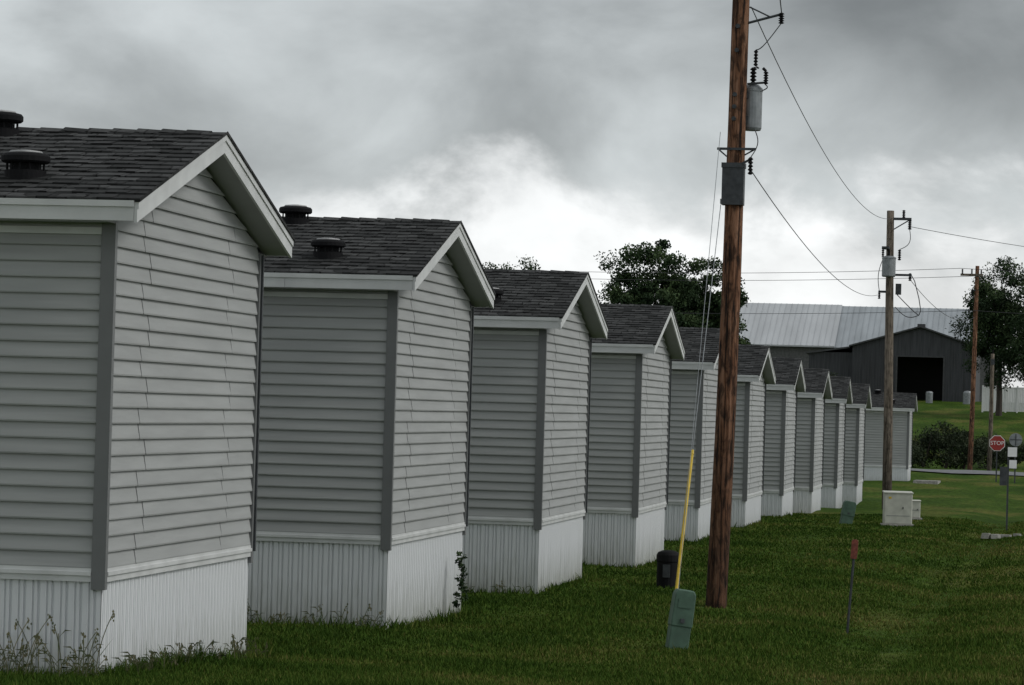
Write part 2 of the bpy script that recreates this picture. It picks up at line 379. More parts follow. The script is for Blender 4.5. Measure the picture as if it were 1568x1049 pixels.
for a,b in zip(yl[:-1],yl[1:]):
    pa=[redge(a)]+[-.3+1.1*k for k in range(1,6)]; pb=[redge(b)]+[-.3+1.1*k for k in range(1,6)]
    for k in range(5):
        s.poly([(pa[k],a,g(pa[k],a)+.03),(pa[k+1],a,g(pa[k+1],a)+.03),(pb[k+1],b,g(pb[k+1],b)+.03),(pb[k],b,g(pb[k],b)+.03)],M_asph)
obj('road',s.mesh('road'))
s=MB()
p0=Vector((-60,195)); p1=Vector((60,135)); d=(p1-p0).normalized(); nrm=Vector((-d.y,d.x))
M_asph2=mat('asphalt_worn',(.15,.155,.16),.9,var=.2,nscale=3)
N_=60
for k in range(N_):
    a=p0+(p1-p0)*k/N_; b=p0+(p1-p0)*(k+1)/N_
    for w in range(6):
        q=[a+nrm*w,b+nrm*w,b+nrm*(w+1),a+nrm*(w+1)]
        s.poly([(v.x,v.y,g(v.x,v.y)+.06) for v in q],M_asph2)
obj('crossing_road',s.mesh('crossing_road'))
s=MB(); s.box((-7.0,148.2,g(-6.5,149)-.3),(-5.9,151.5,g(-6.5,149)+.12),M_conc); obj('concrete_slab',s.mesh('slab'))

# ---------------------------------------------------------------- grass blades
def grass():
    n=560000
    d=20*np.exp(rng.random(n)*math.log(90/20)); t=(rng.random(n)*2-1)*.172
    lat=d*t
    X=lat*math.cos(TH)-d*math.sin(TH); Y=lat*math.sin(TH)+d*math.cos(TH)
    keep=(X<-.33+rng.normal(0,.07,n))&(X>-14)
    for hx,hy,_ in homes: keep&=~((X<hx-.0)&(Y>hy+.0)&(Y<hy+W))
    pd=np.hypot(X+4.25,Y-40.1); keep&=~((pd<.35)&(rng.random(n)<.75))
    X=X[keep];Y=Y[keep]; d=d[keep]
    gz=np.interp(Y,GY,GZ)-.14*np.exp(-((X+1.9)/.7)**2)*np.clip((Y-20)/15,0,1)*np.clip((140-Y)/20,0,1)+.02*np.sin(X*1.3+Y*.37)+.015*np.sin(Y*.9-X*.6)
    m=len(X)
    patch=np.sin(X*2.1+Y*.9)*np.sin(Y*.8-X)+.5*np.sin(X*5.3+Y*2.7)*np.sin(Y*3.1)
    h=rng.uniform(.018,.05,m)*(1+.35*patch); w=rng.uniform(.004,.008,m)*(d/22)
    for hx,hy,_ in homes:
        near=((np.abs(Y-hy)<.18)&(X<hx+.1))|((np.abs(X-hx)<.2)&(Y>hy-.2)&(Y<hy+W+.2))
        h=np.where(near,h*rng.uniform(1.2,3.2,m),h)
    tall=rng.random(m)<.004; h=np.where(tall,h*2.2,h)
    a=rng.random(m)*6.283; lx=np.cos(a)*h*rng.uniform(.1,.9,m); ly=np.sin(a)*h*rng.uniform(.1,.9,m)
    b=rng.random(m)*3.14; wx=np.cos(b)*w; wy=np.sin(b)*w
    P=np.empty((m,3,3)); P[:,0]=np.stack([X-wx,Y-wy,gz-.005],1); P[:,1]=np.stack([X+wx,Y+wy,gz-.005],1); P[:,2]=np.stack([X+lx,Y+ly,gz+h],1)
    rn=np.clip(rng.normal(.42,.17,m)+.22*np.clip((X+5)/4.5,0,1)-.05*patch,0,1)
    obj('grass',np_mesh('grass',P.reshape(-1,3),m,3,M_blade,rn))
grass()

def weeds():
    P=[];Rn=[]
    def stalk(x,y,h,lean):
        z=g(x,y); pts=[]
        a=random.random()*6.28
        for k in range(6):
            t=k/5; pts.append(Vector((x+math.cos(a)*lean*h*t*t,y+math.sin(a)*lean*h*t*t*.5,z+h*t)))
        w=.0035
        for p,q in zip(pts[:-1],pts[1:]):
            P.extend([(p.x-w,p.y,p.z),(p.x+w,p.y,p.z),(q.x+w,q.y,q.z),(q.x-w,q.y,q.z)]); Rn.append(random.random()*.7)
        tip=pts[-1]
        for k in range(random.randint(5,10)):
            o=Vector((random.gauss(0,.010),random.gauss(0,.01),random.uniform(-.06,.02))); c=tip+o; r=random.uniform(.005,.009)
            P.extend([(c.x-r,c.y,c.z),(c.x,c.y,c.z-r*1.8),(c.x+r,c.y,c.z),(c.x,c.y,c.z+r*1.8)]); Rn.append(random.random())
        for k in range(random.randint(1,4)):
            p=pts[random.randint(0,3)]; aa=random.choice((-1,1)); l=random.uniform(.05,.14)
            P.extend([(p.x,p.y,p.z),(p.x+aa*l*.5,p.y-.01,p.z+l*.6),(p.x+aa*l,p.y-.01,p.z+l*.55),(p.x+aa*l*.5,p.y-.01,p.z+l*.5)]); Rn.append(random.random()*.3)
    for k in range(44): stalk(random.uniform(-7.8,-6.8),22.6+random.uniform(-.2,.1),abs(random.gauss(.15,.12))+.06,random.uniform(.1,.7))
    for k in range(34): stalk(-6.75+random.uniform(-.05,.12),random.uniform(22.8,27.2),random.uniform(.06,.20),random.uniform(.1,.6))
    for k in range(16): stalk(random.uniform(-8.4,-6.9),32.5+random.uniform(-.2,.1),random.uniform(.08,.26),random.uniform(.1,.6))
    for k in range(14): stalk(random.uniform(-8.4,-6.9),42.4+random.uniform(-.2,.1),random.uniform(.06,.16),random.uniform(.1,.6))
    obj('weeds',np_mesh('weeds',np.array(P),0,4,M_weed,np.array(Rn)))
weeds()

# ---------------------------------------------------------------- foliage
def leaves(centres,radii,per,size,seed):
    r=np.random.default_rng(seed); P=[];Rn=[]
    for c,rad in zip(centres,radii):
        m=int(per); v=r.normal(size=(m,3)); v/=np.linalg.norm(v,axis=1)[:,None]; rr=(r.random(m)**.45)[:,None]*rad*np.array([1,1,.75])
        p=np.array(c)+v*rr+r.normal(size=(m,3))*rad*.10
        a=r.normal(size=(m,3)); a/=np.linalg.norm(a,axis=1)[:,None]; b=np.cross(a,r.normal(size=(m,3))); b/=np.linalg.norm(b,axis=1)[:,None]
        s_=(size*r.uniform(.5,1.2,m))[:,None]
        q=np.stack([p-a*s_,p-b*s_*.5,p+a*s_,p+b*s_*.5],1)
        P.append(q.reshape(-1,3)); base=r.uniform(.2,.7)
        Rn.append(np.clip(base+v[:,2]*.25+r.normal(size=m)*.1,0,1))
    return np.concatenate(P),np.concatenate(Rn)
def tree(x,y,H,CW,seed,crown_lo=.25,size=.13,per=260,ncl=75,name='deciduous_tree'):
    rd=random.Random(seed); z=g(x,y); e=empty(name,(x,y,z-.1))
    s=MB(); tr=H*.020
    top=H*.8
    prev=Vector((0,0,0)); segs=7; path=[prev]
    for k in range(1,segs+1):
        p=Vector((rd.gauss(0,.012)*H*k/segs,rd.gauss(0,.012)*H*k/segs,top*k/segs)); s.tube(prev,p,tr*(1-.85*(k-1)/segs),tr*(1-.85*k/segs),M_bark,9,False); prev=p; path.append(p)
    cen=[];rad=[]
    zc=H*(crown_lo+1)/2; hz=H*(1-crown_lo)/2
    for k in range(18):
        t=rd.uniform(.3,1); b=path[min(segs,int(t*segs))]
        a=rd.random()*6.28; l=CW*.5*rd.uniform(.5,.95)*(1.1-.5*t); tip=b+Vector((math.cos(a)*l,math.sin(a)*l,l*rd.uniform(.4,.9)))
        mid=(b+tip)/2+Vector((0,0,l*.08)); s.tube(b,mid,tr*.35*(1.1-t),tr*.2*(1.1-t)+.02,M_bark,6,False); s.tube(mid,tip,tr*.2*(1.1-t)+.02,.015,M_bark,6,False)
        if tip.z>H*crown_lo and tip.z<H: cen.append(tuple(tip)); rad.append(CW*rd.uniform(.09,.15))
    for k in range(ncl):
        v=Vector((rd.gauss(0,1),rd.gauss(0,1),rd.gauss(0,1))).normalized()*rd.uniform(.25,1)
        wz=1-.25*max(0,v.z)
        cen.append((v.x*CW*.44*wz,v.y*CW*.44*wz,zc+v.z*hz*.9)); rad.append(CW*rd.uniform(.07,.15))
    obj('trunk_and_limbs',s.mesh('trunk'),e)
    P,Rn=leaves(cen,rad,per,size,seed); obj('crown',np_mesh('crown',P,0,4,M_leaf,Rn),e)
tree(-26.1,204,14.0,6.4,11,ncl=95)
tree(-24.3,207,12.8,5.0,15,ncl=70)
tree(-22.6,208,12.2,5.0,12,ncl=85)
tree(-28.6,203,10.8,4.2,13,ncl=60)
tree(-5.9,268,14.0,8.2,21,per=250,ncl=125,crown_lo=.12)
tree(-2.2,262,13.2,7,24,per=220,crown_lo=.12)
cs=[];rs=[];rd=random.Random(5)
for k in range(100):
    x=rd.uniform(-62,-42); cs.append((x,300+rd.uniform(-4,4),16.1+rd.uniform(-5,1.6)+1.4*math.sin(x*.7))); rs.append(rd.uniform(.6,1.4))
P,Rn=leaves(cs,rs,170,.15,9); obj('distant_trees',np_mesh('distant_trees',P,0,4,M_leaf,Rn))
def bush(x,y,w,h,seed,mt=M_bush,n=26,per=170,size=.08,name='bush'):
    rd=random.Random(seed); cs=[];rs=[]
    for k in range(n):
        a=rd.random()*6.28; r=math.sqrt(rd.random()); zz=rd.uniform(.1,.9)*h*(1-.45*r)
        cs.append((math.cos(a)*r*w/2,math.sin(a)*r*w/2,zz)); rs.append(rd.uniform(.12,.26)*h)
    P,Rn=leaves(cs,rs,per,size,seed)
    e=empty(name,(x,y,g(x,y)))
    s=MB()
    for k in range(5):
        a=rd.random()*6.28; s.tube((0,0,-.1),(math.cos(a)*w*.25,math.sin(a)*w*.25,h*.6),.04,.015,M_bark,6)
    obj('stems',s.mesh('stems'),e); obj('leaves',np_mesh('bush',P,0,4,mt,Rn),e)
k=0
for bx,by,bw,bh in [(-12.2,184,3,2.2),(-10.6,185,3,2.4),(-9.4,184,2.6,2.6),(-8.2,185,2.8,3.0),(-7.0,186,2.6,3.1),(-6.0,187,2.4,2.6),(-4.8,190,2.6,2.6),(-3.6,192,2.2,2.3),(-13.5,186,3,2.0)]:
    bush(bx,by,bw,bh,100+k); k+=1
bush(-21.5,292,3.4,3.4,140,size=.13)
# ---------------------------------------------------------------- farm buildings
def farm():
    bz=6.5
    s=MB(); x0,x1=-19.8,-8.7; y0,y1=297,312
    mid=-13.7
    e_z=bz+5.0; a_z=bz+6.6
    ox0,ox1,oz=-15.7,-11.6,bz+4.0
    s.poly([(x0,y0,bz-.9),(ox0,y0,bz-.9),(ox0,y0,oz),(x0,y0,oz)],M_barn)
    s.poly([(ox1,y0,bz-.9),(x1,y0,bz-.9),(x1,y0,oz),(ox1,y0,oz)],M_barn)
    s.poly([(x0,y0,oz),(x1,y0,oz),(x1,y0,e_z),(mid,y0,a_z),(x0,y0,e_z-.1)],M_barn)
    s.poly([(x0,y0,bz-.9),(x0,y1,bz-.9),(x0,y1,e_z-.1),(x0,y0,e_z-.1)],M_barn)
    s.poly([(x1,y0,bz-.9),(x1,y1,bz-.9),(x1,y1,e_z),(x1,y0,e_z)],M_barn)
    s.poly([(ox0-.5,y0+5,bz-.9),(ox1+.5,y0+5,bz-.9),(ox1+.5,y0+5,oz+.5),(ox0-.5,y0+5,oz+.5)],M_dark)
    s.box((ox0-.15,y0-.06,bz-.4),(ox0,y0-.003,oz+.12),M_barnroof); s.box((ox1,y0-.06,bz-.4),(ox1+.15,y0-.003,oz+.12),M_barnroof); s.box((ox0,y0-.06,oz),(ox1,y0-.003,oz+.12),M_barnroof)
    for k in range(46):
        x=x0+.2+k*.25
        if x<x1 and not (ox0-.2<x<ox1+.2): s.box((x,y0-.03,bz-.4),(x+.04,y0-.002,e_z-.15),M_barnroof)
    for (xa,za,xb,zb) in((x0-.3,e_z-.2,mid,a_z+.1),(mid,a_z+.1,x1+.3,e_z-.05)):
        s.prism([(xa,y0-.4,za),(xb,y0-.4,zb),(xb,y0-.4,zb+.14),(xa,y0-.4,za+.14)],(0,y1-y0+.8,0),M_barnroof)
    s.box((mid-.35,y0+1,a_z+.1),(mid+.35,y0+2,a_z+.45),M_barnroof)
    s.box((x0-4.0,y0+1.0,bz-.9),(x0-.01,y1,bz+4.3),M_barn)
    s.prism([(x0-4.3,y0+.7,bz+4.1),(x0-.31,y0+.7,bz+4.7),(x0-.31,y0+.7,bz+4.85),(x0-4.3,y0+.7,bz+4.25)],(0,14,0),M_barnroof)
    e=empty('barn'); obj('barn_body',s.mesh('barn'),e)
    s=MB(); s.lathe((-12.6,293,g(-12.6,293)),[(.30,-.1),(.32,.9),(.26,1.0),(.001,1.05)],M_metal,16); s.lathe((-9.2,292,g(-9.2,292)),[(.40,-.1),(.40,1.0),(.3,1.15),(.001,1.2)],M_metal,16); e=empty('feed_drums'); obj('drums',s.mesh('drums'),e)
    s=MB(); X0,X1,XM=-34,-7.6,-23.2; Y0,Y1=322,340
    s.box((X0,Y0,6),(X1,Y1,12.2),M_shedwall)
    for a,b,mm,dz in((X0-.4,XM,M_shed2,.0),(XM,X1+.4,M_shed,-.12)):
        s.prism([(a,Y0-.6,12.1+dz),(a,(Y0+Y1)/2,16.6+dz),(a,Y1+.6,12.1+dz),(a,Y1+.6,11.95+dz),(a,(Y0+Y1)/2,16.4+dz),(a,Y0-.6,11.95+dz)],(b-a,0,0),mm)
    for k in range(46):
        x=X0+(X1-X0)*k/46; dz=0 if x<XM else -.12
        s.prism([(x,Y0-.6,12.12+dz),(x,(Y0+Y1)/2,16.62+dz),(x,(Y0+Y1)/2,16.64+dz),(x,Y0-.6,12.14+dz)],(.05,0,0),M_shed if x>XM else M_shed2)
    e=empty('farm_shed'); obj('shed_body',s.mesh('shed'),e)
    s=MB(); yf=275
    for k in range(14):
        x=-7.4+k*.95; gz=g(x,yf); s.box((x-.07,yf,gz-.2),(x+.07,yf+.14,gz+2.25),M_white)
        for j in range(6): s.box((x+.075+j*.137,yf+.04,gz+.10),(x+.075+j*.137+.128,yf+.08,gz+2.05),M_white)
        s.box((x+.07,yf+.02,gz+2.05),(x+.88,yf+.1,gz+2.13),M_white)
    obj('vinyl_fence',s.mesh('fence'))
farm()

# ---------------------------------------------------------------- utility poles
def pole_shaft(s,H,rb,rt,m,leanx=0,seed=0):
    rd=random.Random(seed); n=24; seg=24; i=len(s.v)
    ang=[rd.uniform(-.02,.02) for _ in range(n)]
    for _ in range(4): ang[rd.randrange(n)]-=.07
    bow=rd.uniform(.01,.03)
    for k in range(seg+1):
        t=k/seg; r=rb+(rt-rb)*t
        for j in range(n):
            a=2*math.pi*j/n; rr=r*(1+ang[j]+rd.uniform(-.012,.012)); s.v.append((leanx*t+bow*math.sin(t*5)+rr*math.cos(a),rr*math.sin(a),-.3+(H+.3)*t))
    q=s.mi(m)
    for k in range(seg):
        for j in range(n):
            s.f.append((i+k*n+j,i+k*n+(j+1)%n,i+(k+1)*n+(j+1)%n,i+(k+1)*n+j)); s.m.append(q)
    s.f.append(tuple(i+seg*n+j for j in range(n))); s.m.append(q)
def insulator(s,p,h=.22,r=.045,m=None):
    m=m or M_black; k=5; prof=[]
    for j in range(k):
        z0=j*h/k; prof+=[(r*.45,z0),(r,z0+h/k*.35),(r*.45,z0+h/k*.9)]
    s.lathe(p,prof+[(0.004,h)],m,10)
def transformer(s,c,r,h):
    s.lathe(c,[(.001,0),(r*.9,0),(r,.03),(r,h-.04),(r*1.05,h-.035),(r*1.05,h),(r*.6,h+.05),(.001,h+.06)],M_metal,20)
    insulator(s,(c[0],c[1],c[2]+h+.05),.22,.045)
P1=(-4.29,40.3); z1=g(*P1); e1=empty('utility_pole',(P1[0],P1[1],z1))
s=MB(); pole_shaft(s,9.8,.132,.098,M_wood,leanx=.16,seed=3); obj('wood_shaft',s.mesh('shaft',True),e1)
s=MB()
lx=lambda z:.16*(z+.3)/10.1
s.box((lx(5)-.135,-.16,4.98),(lx(5)+.135,.02,5.48),M_dkmetal)
s.box((lx(5)-.145,-.17,5.44),(lx(5)+.145,.02,5.50),M_dkmetal); s.box((lx(5)-.15,-.165,4.99),(lx(5)-.137,-.02,5.05),M_metal)
s.box((lx(5.7)-.22,-.12,5.66),(lx(5.7)+.26,-.09,5.69),M_dkmetal)
s.tube((lx(5.7)-.22,-.1,5.68),(lx(5.7)-.10,-.1,5.58),.01,.01,M_dkmetal,6)
s.tube((lx(5.7)+.26,-.1,5.68),(lx(5.7)+.12,-.1,5.60),.01,.01,M_dkmetal,6)
insulator(s,(lx(5.4)+.20,-.08,5.36),.22,.035)
s.tube((lx(5.4)+.10,-.08,5.5),(lx(5.4)+.22,-.08,5.56),.015,.015,M_dkmetal,6)
transformer(s,(lx(6.2)+.17,.14,5.93),.120,.52)
s.box((lx(6.2)+.05,.02,6.0),(lx(6.2)+.13,.12,6.1),M_dkmetal); s.box((lx(6.2)+.05,.02,6.32),(lx(6.2)+.13,.12,6.4),M_dkmetal)
insulator(s,(lx(6.6)+.33,.05,6.5),.16,.035); s.tube((lx(6.6)+.1,.05,6.50),(lx(6.6)+.33,.05,6.52),.014,.014,M_dkmetal,6)
s.tube((lx(6.6)+.33,.05,6.66),(lx(6.6)+.29,.05,6.70),.02,.02,M_black,6)
s.tube((lx(7.3)+.08,-.02,7.25),(lx(7.3)+.50,-.05,7.36),.016,.016,M_dkmetal,8); s.tube((lx(7.3)+.1,-.02,7.45),(lx(7.3)+.35,-.05,7.33),.01,.01,M_dkmetal,6)
insulator(s,(lx(7.3)+.50,-.05,7.24),.14,.04)
insulator(s,(lx(6.8)+.2,0,6.72),.2,.03)
for zb in (6.35,6.2,6.05,7.2,6.9):
    s.tube((lx(zb)-.03,-.14,zb),(lx(zb)-.03,-.10,zb),.028,.028,M_dkmetal,8)
def cable(s,pts,r=.007):
    for a,b in zip(pts[:-1],pts[1:]): s.tube(a,b,r,r,M_wire,6,False)
def arc(a,b,dx,dz,n=9):
    a=Vector(a);b=Vector(b); return [a.lerp(b,t/n)+Vector((dx*math.sin(math.pi*t/n),0,dz*math.sin(math.pi*t/n))) for t in range(n+1)]
cable(s,arc((lx(7)+.50,-.05,7.24),(lx(6.8)+.2,0,6.92),-.05,-.1)); cable(s,arc((lx(6.7)+.2,0,6.72),(lx(6.7)+.17,.14,6.72),.05,-.02)); cable(s,arc((lx(6.6)+.32,.05,6.5),(lx(6.3)+.28,.1,6.42),.05,0)); cable(s,arc((lx(6)+.22,.05,5.93),(lx(5.6)+.20,-.08,5.58),.06,0))
obj('pole_hardware',s.mesh('hardware'),e1)
P2=(-5.8,105.5); z2=g(*P2); e2=empty('utility_pole',(P2[0],P2[1],z2))
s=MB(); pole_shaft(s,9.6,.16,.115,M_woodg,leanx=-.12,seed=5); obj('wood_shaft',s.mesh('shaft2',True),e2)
s=MB()
transformer(s,(-.12,-.32,7.45),.22,.62)
s.box((-.35,-.5,8.35),(-.12,.1,8.42),M_dkmetal); insulator(s,(-.33,-.1,8.1),.3,.05)
s.box((-.1,-.06,9.3),(.55,.02,9.38),M_dkmetal); insulator(s,(.5,-.02,9.0),.32,.07); insulator(s,(.3,-.02,9.38),.25,.06)
s.tube((.0,-.1,9.0),(.5,0,9.32),.02,.02,M_dkmetal,6)
s.box((-.1,-.06,7.5),(.6,.02,7.57),M_dkmetal); insulator(s,(.55,0,7.35),.25,.06); insulator(s,(.2,-.1,8.0),.35,.06)
s.box((-.45,-.05,6.95),(-.1,.03,7.02),M_dkmetal); insulator(s,(-.42,0,6.75),.25,.05)
s.box((.1,-.1,6.9),(.28,.05,7.25),M_dkmetal)
cable(s,[(.15,0,6.9),(.45,0,6.6),(.72,0,6.35),(.86,0,6.25),(.92,0,6.4),(.85,0,6.8),(.7,0,7.35),(.55,0,7.6)],.016)
cable(s,arc((.1,0,6.5),(.86,0,6.25),0,-.18),.014); cable(s,arc((.5,0,9.0),(.2,-.1,8.35),.15,-.1),.012); cable(s,arc((-.3,-.1,8.1),(-.42,0,7.0),-.1,0),.012)
obj('pole_hardware',s.mesh('hardware2'),e2)
def simple_pole(x,y,H,r,m,lean,arm=True,seed=1):
    e=empty('utility_pole',(x,y,g(x,y))); s=MB(); pole_shaft(s,H,r,r*.75,m,leanx=lean,seed=seed)
    obj('wood_shaft',s.mesh('shaft3',True),e); s=MB()
    if arm:
        s.box((lean-.9,-.12,H-.55),(lean+.3,-.02,H-.43),M_woodg)
        for xx in (-.8,-.3,.2): insulator(s,(lean+xx,-.07,H-.43),.25,.06)
        insulator(s,(lean-.25,-.1,H-1.6),.3,.07); s.box((lean-.3,-.1,H-1.35),(lean,0,H-1.28),M_dkmetal)
    else:
        s.box((lean-.1,-.14,H-.6),(lean+.1,-.1,H-.3),M_dkmetal); insulator(s,(lean,0,H),.2,.05)
    obj('pole_hardware',s.mesh('hw3'),e)
simple_pole(-5.35,176.7,11.0,.14,M_wood,.15,seed=8)
simple_pole(-4.4,180,6.4,.13,M_woodg,.05,arm=False,seed=9)
simple_pole(-38.5,188,10.9,.14,M_woodg,0,seed=10)

def wire(p,q,sag,r=.012,name='power_line',n=26):
    cu=bpy.data.curves.new(name,'CURVE'); cu.dimensions='3D'; cu.bevel_depth=r; cu.bevel_resolution=1
    sp=cu.splines.new('POLY'); sp.points.add(n)
    for k in range(n+1):
        t=k/n; sp.points[k].co=(p[0]+(q[0]-p[0])*t,p[1]+(q[1]-p[1])*t,p[2]+(q[2]-p[2])*t-4*sag*t*(1-t),1)
    cu.materials.append(M_wire); return obj(name,cu)
A1=(P1[0],P1[1],z1); A2=(P2[0],P2[1],z2)
wire((A1[0]+.24,A1[1],z1+7.45),(A2[0]-.1,A2[1],z2+9.35),.75,.007)
wire((A1[0]+.27,A1[1],z1+5.45),(A2[0]-.4,A2[1],z2+6.9),.55,.007)
wire((A2[0]+.5,A2[1],z2+9.1),(9,150,10.6),.35,.010)
wire((A2[0]+.55,A2[1],z2+7.4),(-5.3,176.5,z2+9.2),.6,.010)
wire((A1[0]+.62,A1[1],z1+7.36),(A1[0]+2.2,A1[1]-22,z1+8.6),.3,.007)
P3=(-5.3,176.6,g(-5.3,176.6))
for xx,zz in((-.8,10.85),(.0,10.45),(-.1,8.6)):
    wire((-38.5,188,g(-38.5,188)+zz+.1),(P3[0]+xx,P3[1],P3[2]+zz),.35,.014)
    wire((P3[0]+xx,P3[1],P3[2]+zz),(25,165,zz+.6),.4,.014)
e=empty('guy_wire'); anc=Vector((-4.48,37.5,g(-4.48,37.5)-.05)); att=Vector((P1[0]-.06,P1[1]-.12,z1+4.98))
s=MB(); s.tube(anc,att,.005,.005,M_metal,6); s.tube(anc+Vector((.03,0,0)),att+Vector((-.03,.0,.9)),.004,.004,M_metal,6)
obj('strand',s.mesh('strand'),e)
s=MB(); dv=att-anc; s.tube(anc+dv*.03,anc+dv*.385,.019,.019,M_yellow,10); s.tube(anc+dv*.385,anc+dv*.395,.023,.018,M_yellow,10); obj('yellow_guard',s.mesh('guard'),e)

# ---------------------------------------------------------------- pedestals etc
def bevel(o,w=.01,n=2):
    b=o.modifiers.new('b','BEVEL'); b.width=w; b.segments=n; b.limit_method='ANGLE'; return o
def pedestal(x,y,w,dp,h,m,leanx,rz=0,name='utility_pedestal'):
    e=empty(name,(x,y,g(x,y)),(0,leanx,rz))
    s=MB(); s.box((-w/2*.92,-dp/2*.92,-.15),(w/2*.92,dp/2*.92,h*.40),m); bevel(obj('base',s.mesh('ped_base'),e),.008)
    s=MB(); s.prism([(-w/2,-dp/2,h*.38),(-w/2*.94,-dp/2,h*.93),(-w/2*.7,-dp/2,h),(w/2*.7,-dp/2,h),(w/2*.94,-dp/2,h*.93),(w/2,-dp/2,h*.38)],(0,dp,0),m); bevel(obj('cover',s.mesh('ped_cover'),e),.012)
    s=MB(); s.box((-.02,-dp/2-.012,h*.45),(.02,-dp/2-.002,h*.52),M_dkmetal); s.box((-w*.3,-dp/2-.006,h*.7),(w*.3,-dp/2-.002,h*.86),m); obj('latch',s.mesh('latch'),e)
pedestal(-3.72,31.5,.215,.19,.58,M_green,.12,.3)
pedestal(-5.2,77.2,.30,.28,.56,M_green,.18,.2)
e=empty('utility_pedestal',(-5.55,45.7,g(-5.55,45.7)))
s=MB(); s.lathe((0,0,0),[(.15,-.1),(.155,.0),(.155,.36),(.165,.37),(.165,.46),(.14,.50),(.08,.525),(.001,.53)],M_black,20); obj('housing',s.mesh('dark_ped'),e)
s=MB(); s.box((-.05,-.175,.15),(.05,-.155,.33),M_dkmetal); obj('door',s.mesh('dark_ped_door'),e)
e=empty('marker_post',(-2.48,37.6,g(-2.48,37.6)),(0,.06,.0))
s=MB(); s.box((-.014,-.01,-.2),(.014,.012,.92),M_dkmetal); s.tube((0,0,-.1),(0,0,.9),.014,.014,M_dkmetal,8); obj('stake',s.mesh('stake'),e)
s=MB(); s.prism([(-.038,-.014,.86),(.038,-.014,.86),(.038,-.014,1.06),(.025,-.014,1.08),(-.025,-.014,1.08),(-.038,-.014,1.06)],(0,-.01,0),M_rust); bevel(obj('reflector_plate',s.mesh('plate'),e),.003)
def cabinet(x,y,w,dp,h,rz):
    e=empty('transformer_cabinet',(x,y,g(x,y)),(0,0,rz))
    s=MB(); s.box((-w/2-.05,-dp/2-.05,-.1),(w/2+.05,dp/2+.05,.06),M_conc); bevel(obj('pad',s.mesh('pad'),e),.01)
    s=MB(); s.prism([(-w/2,-dp/2,.062),(w/2,-dp/2,.062),(w/2,-dp/2,h*.95),(-w/2,-dp/2,h*.95)],(0,dp,0),M_beige); bevel(obj('body',s.mesh('cab'),e),.02,3)
    s=MB(); s.prism([(-w/2-.02,-dp/2-.02,h*.93),(-w/2-.02,dp/2+.02,h*.96),(-w/2-.02,dp/2+.02,h),(-w/2-.02,-dp/2-.02,h*.97)],(w+.04,0,0),M_beige); bevel(obj('lid',s.mesh('lid'),e),.01)
    s=MB(); s.box((-w*.42,-dp/2-.004,.25),(w*.42,-dp/2-.001,.262),M_seam); s.box((.10,-dp/2-.02,h*.5),(.12,-dp/2-.002,h*.56),M_dkmetal); s.box((-w*.35,-dp/2-.004,h*.78),(-w*.25,-dp/2-.001,h*.84),M_yellow); obj('door_details',s.mesh('cabd'),e)
cabinet(-4.05,78.3,.66,.6,.84,.12)
cabinet(-3.98,84.6,.36,.4,.52,.1)
e=empty('stop_sign',(-3.5,157.2,g(-3.5,157.2)),(0,0,.17))
s=MB(); s.box((-.03,-.02,-.2),(.03,.02,2.25),M_dkmetal); obj('post',s.mesh('post'),e)
s=MB()
def octo(r,y): return [(r*math.cos(math.pi/8+k*math.pi/4),y,1.85+r*math.sin(math.pi/8+k*math.pi/4)) for k in range(8)]
s.prism(octo(.40,-.03),(0,-.01,0),M_white); s.prism(octo(.37,-.042),(0,-.004,0),M_red); obj('octagon_plate',s.mesh('octagon'),e)
fc=bpy.data.curves.new('stop_text','FONT'); fc.body='STOP'; fc.size=.27; fc.align_x='CENTER'; fc.align_y='CENTER'; fc.extrude=.002; fc.materials.append(M_white)
obj('lettering',fc,e,(0,-.05,1.85),(math.pi/2,0,0))
e=empty('round_sign',(-2.6,155.5,g(-2.6,155.5)),(0,0,.17))
s=MB(); s.box((-.03,-.02,-.2),(.03,.02,2.3),M_dkmetal); s.tube((0,-.02,2.05),(0,-.035,2.05),.31,.31,M_metal,24); s.box((-.27,-.05,2.03),(.27,-.037,2.07),M_dkmetal); s.box((-.02,-.055,1.78),(.02,-.038,2.32),M_dkmetal); obj('sign_face',s.mesh('round'),e)
e=empty('small_road_sign',(-1.5,80,g(-1.5,80)),(0,0,.17))
s=MB(); s.box((-.02,-.015,-.2),(.02,.015,2.05),M_dkmetal); s.box((-.02,-.03,1.80),(.20,-.017,2.03),M_white); s.box((.02,-.032,1.52),(.20,-.017,1.72),M_white); s.box((-.2,-.04,1.1),(-.03,-.012,1.55),M_dkmetal); obj('plates',s.mesh('plates'),e)
e=empty('concrete_culvert',(-1.25,74,g(-1.25,74)))
s=MB(); rd=random.Random(2)
for k in range(16):
    x=rd.uniform(-.6,.7); y=rd.uniform(-.5,.5); r=rd.uniform(.08,.2); s.prism([(x+r*math.cos(a)*rd.uniform(.7,1.1),y+r*math.sin(a)*rd.uniform(.7,1.1),-.05) for a in [0,1,2.1,3.1,4.2,5.2]],(rd.uniform(-.03,.03),0,rd.uniform(.07,.12)),M_conc)
obj('stones',s.mesh('stones'),e)
cs=[];rs=[];rd=random.Random(4)
for k in range(20): cs.append((-6.80+rd.uniform(.03,.10),36.2+rd.uniform(-.14,.10),-.1+k*.03)); rs.append(rd.uniform(.03,.06))
P,Rn=leaves(cs,rs,15,.03,3); obj('climbing_plant',np_mesh('vine',P,0,4,M_leaf,Rn))
s=MB(); s.box((-7.58,32.66,1.40),(-7.53,32.70,1.47),M_white); obj('outlet_cover',s.mesh('outlet'))

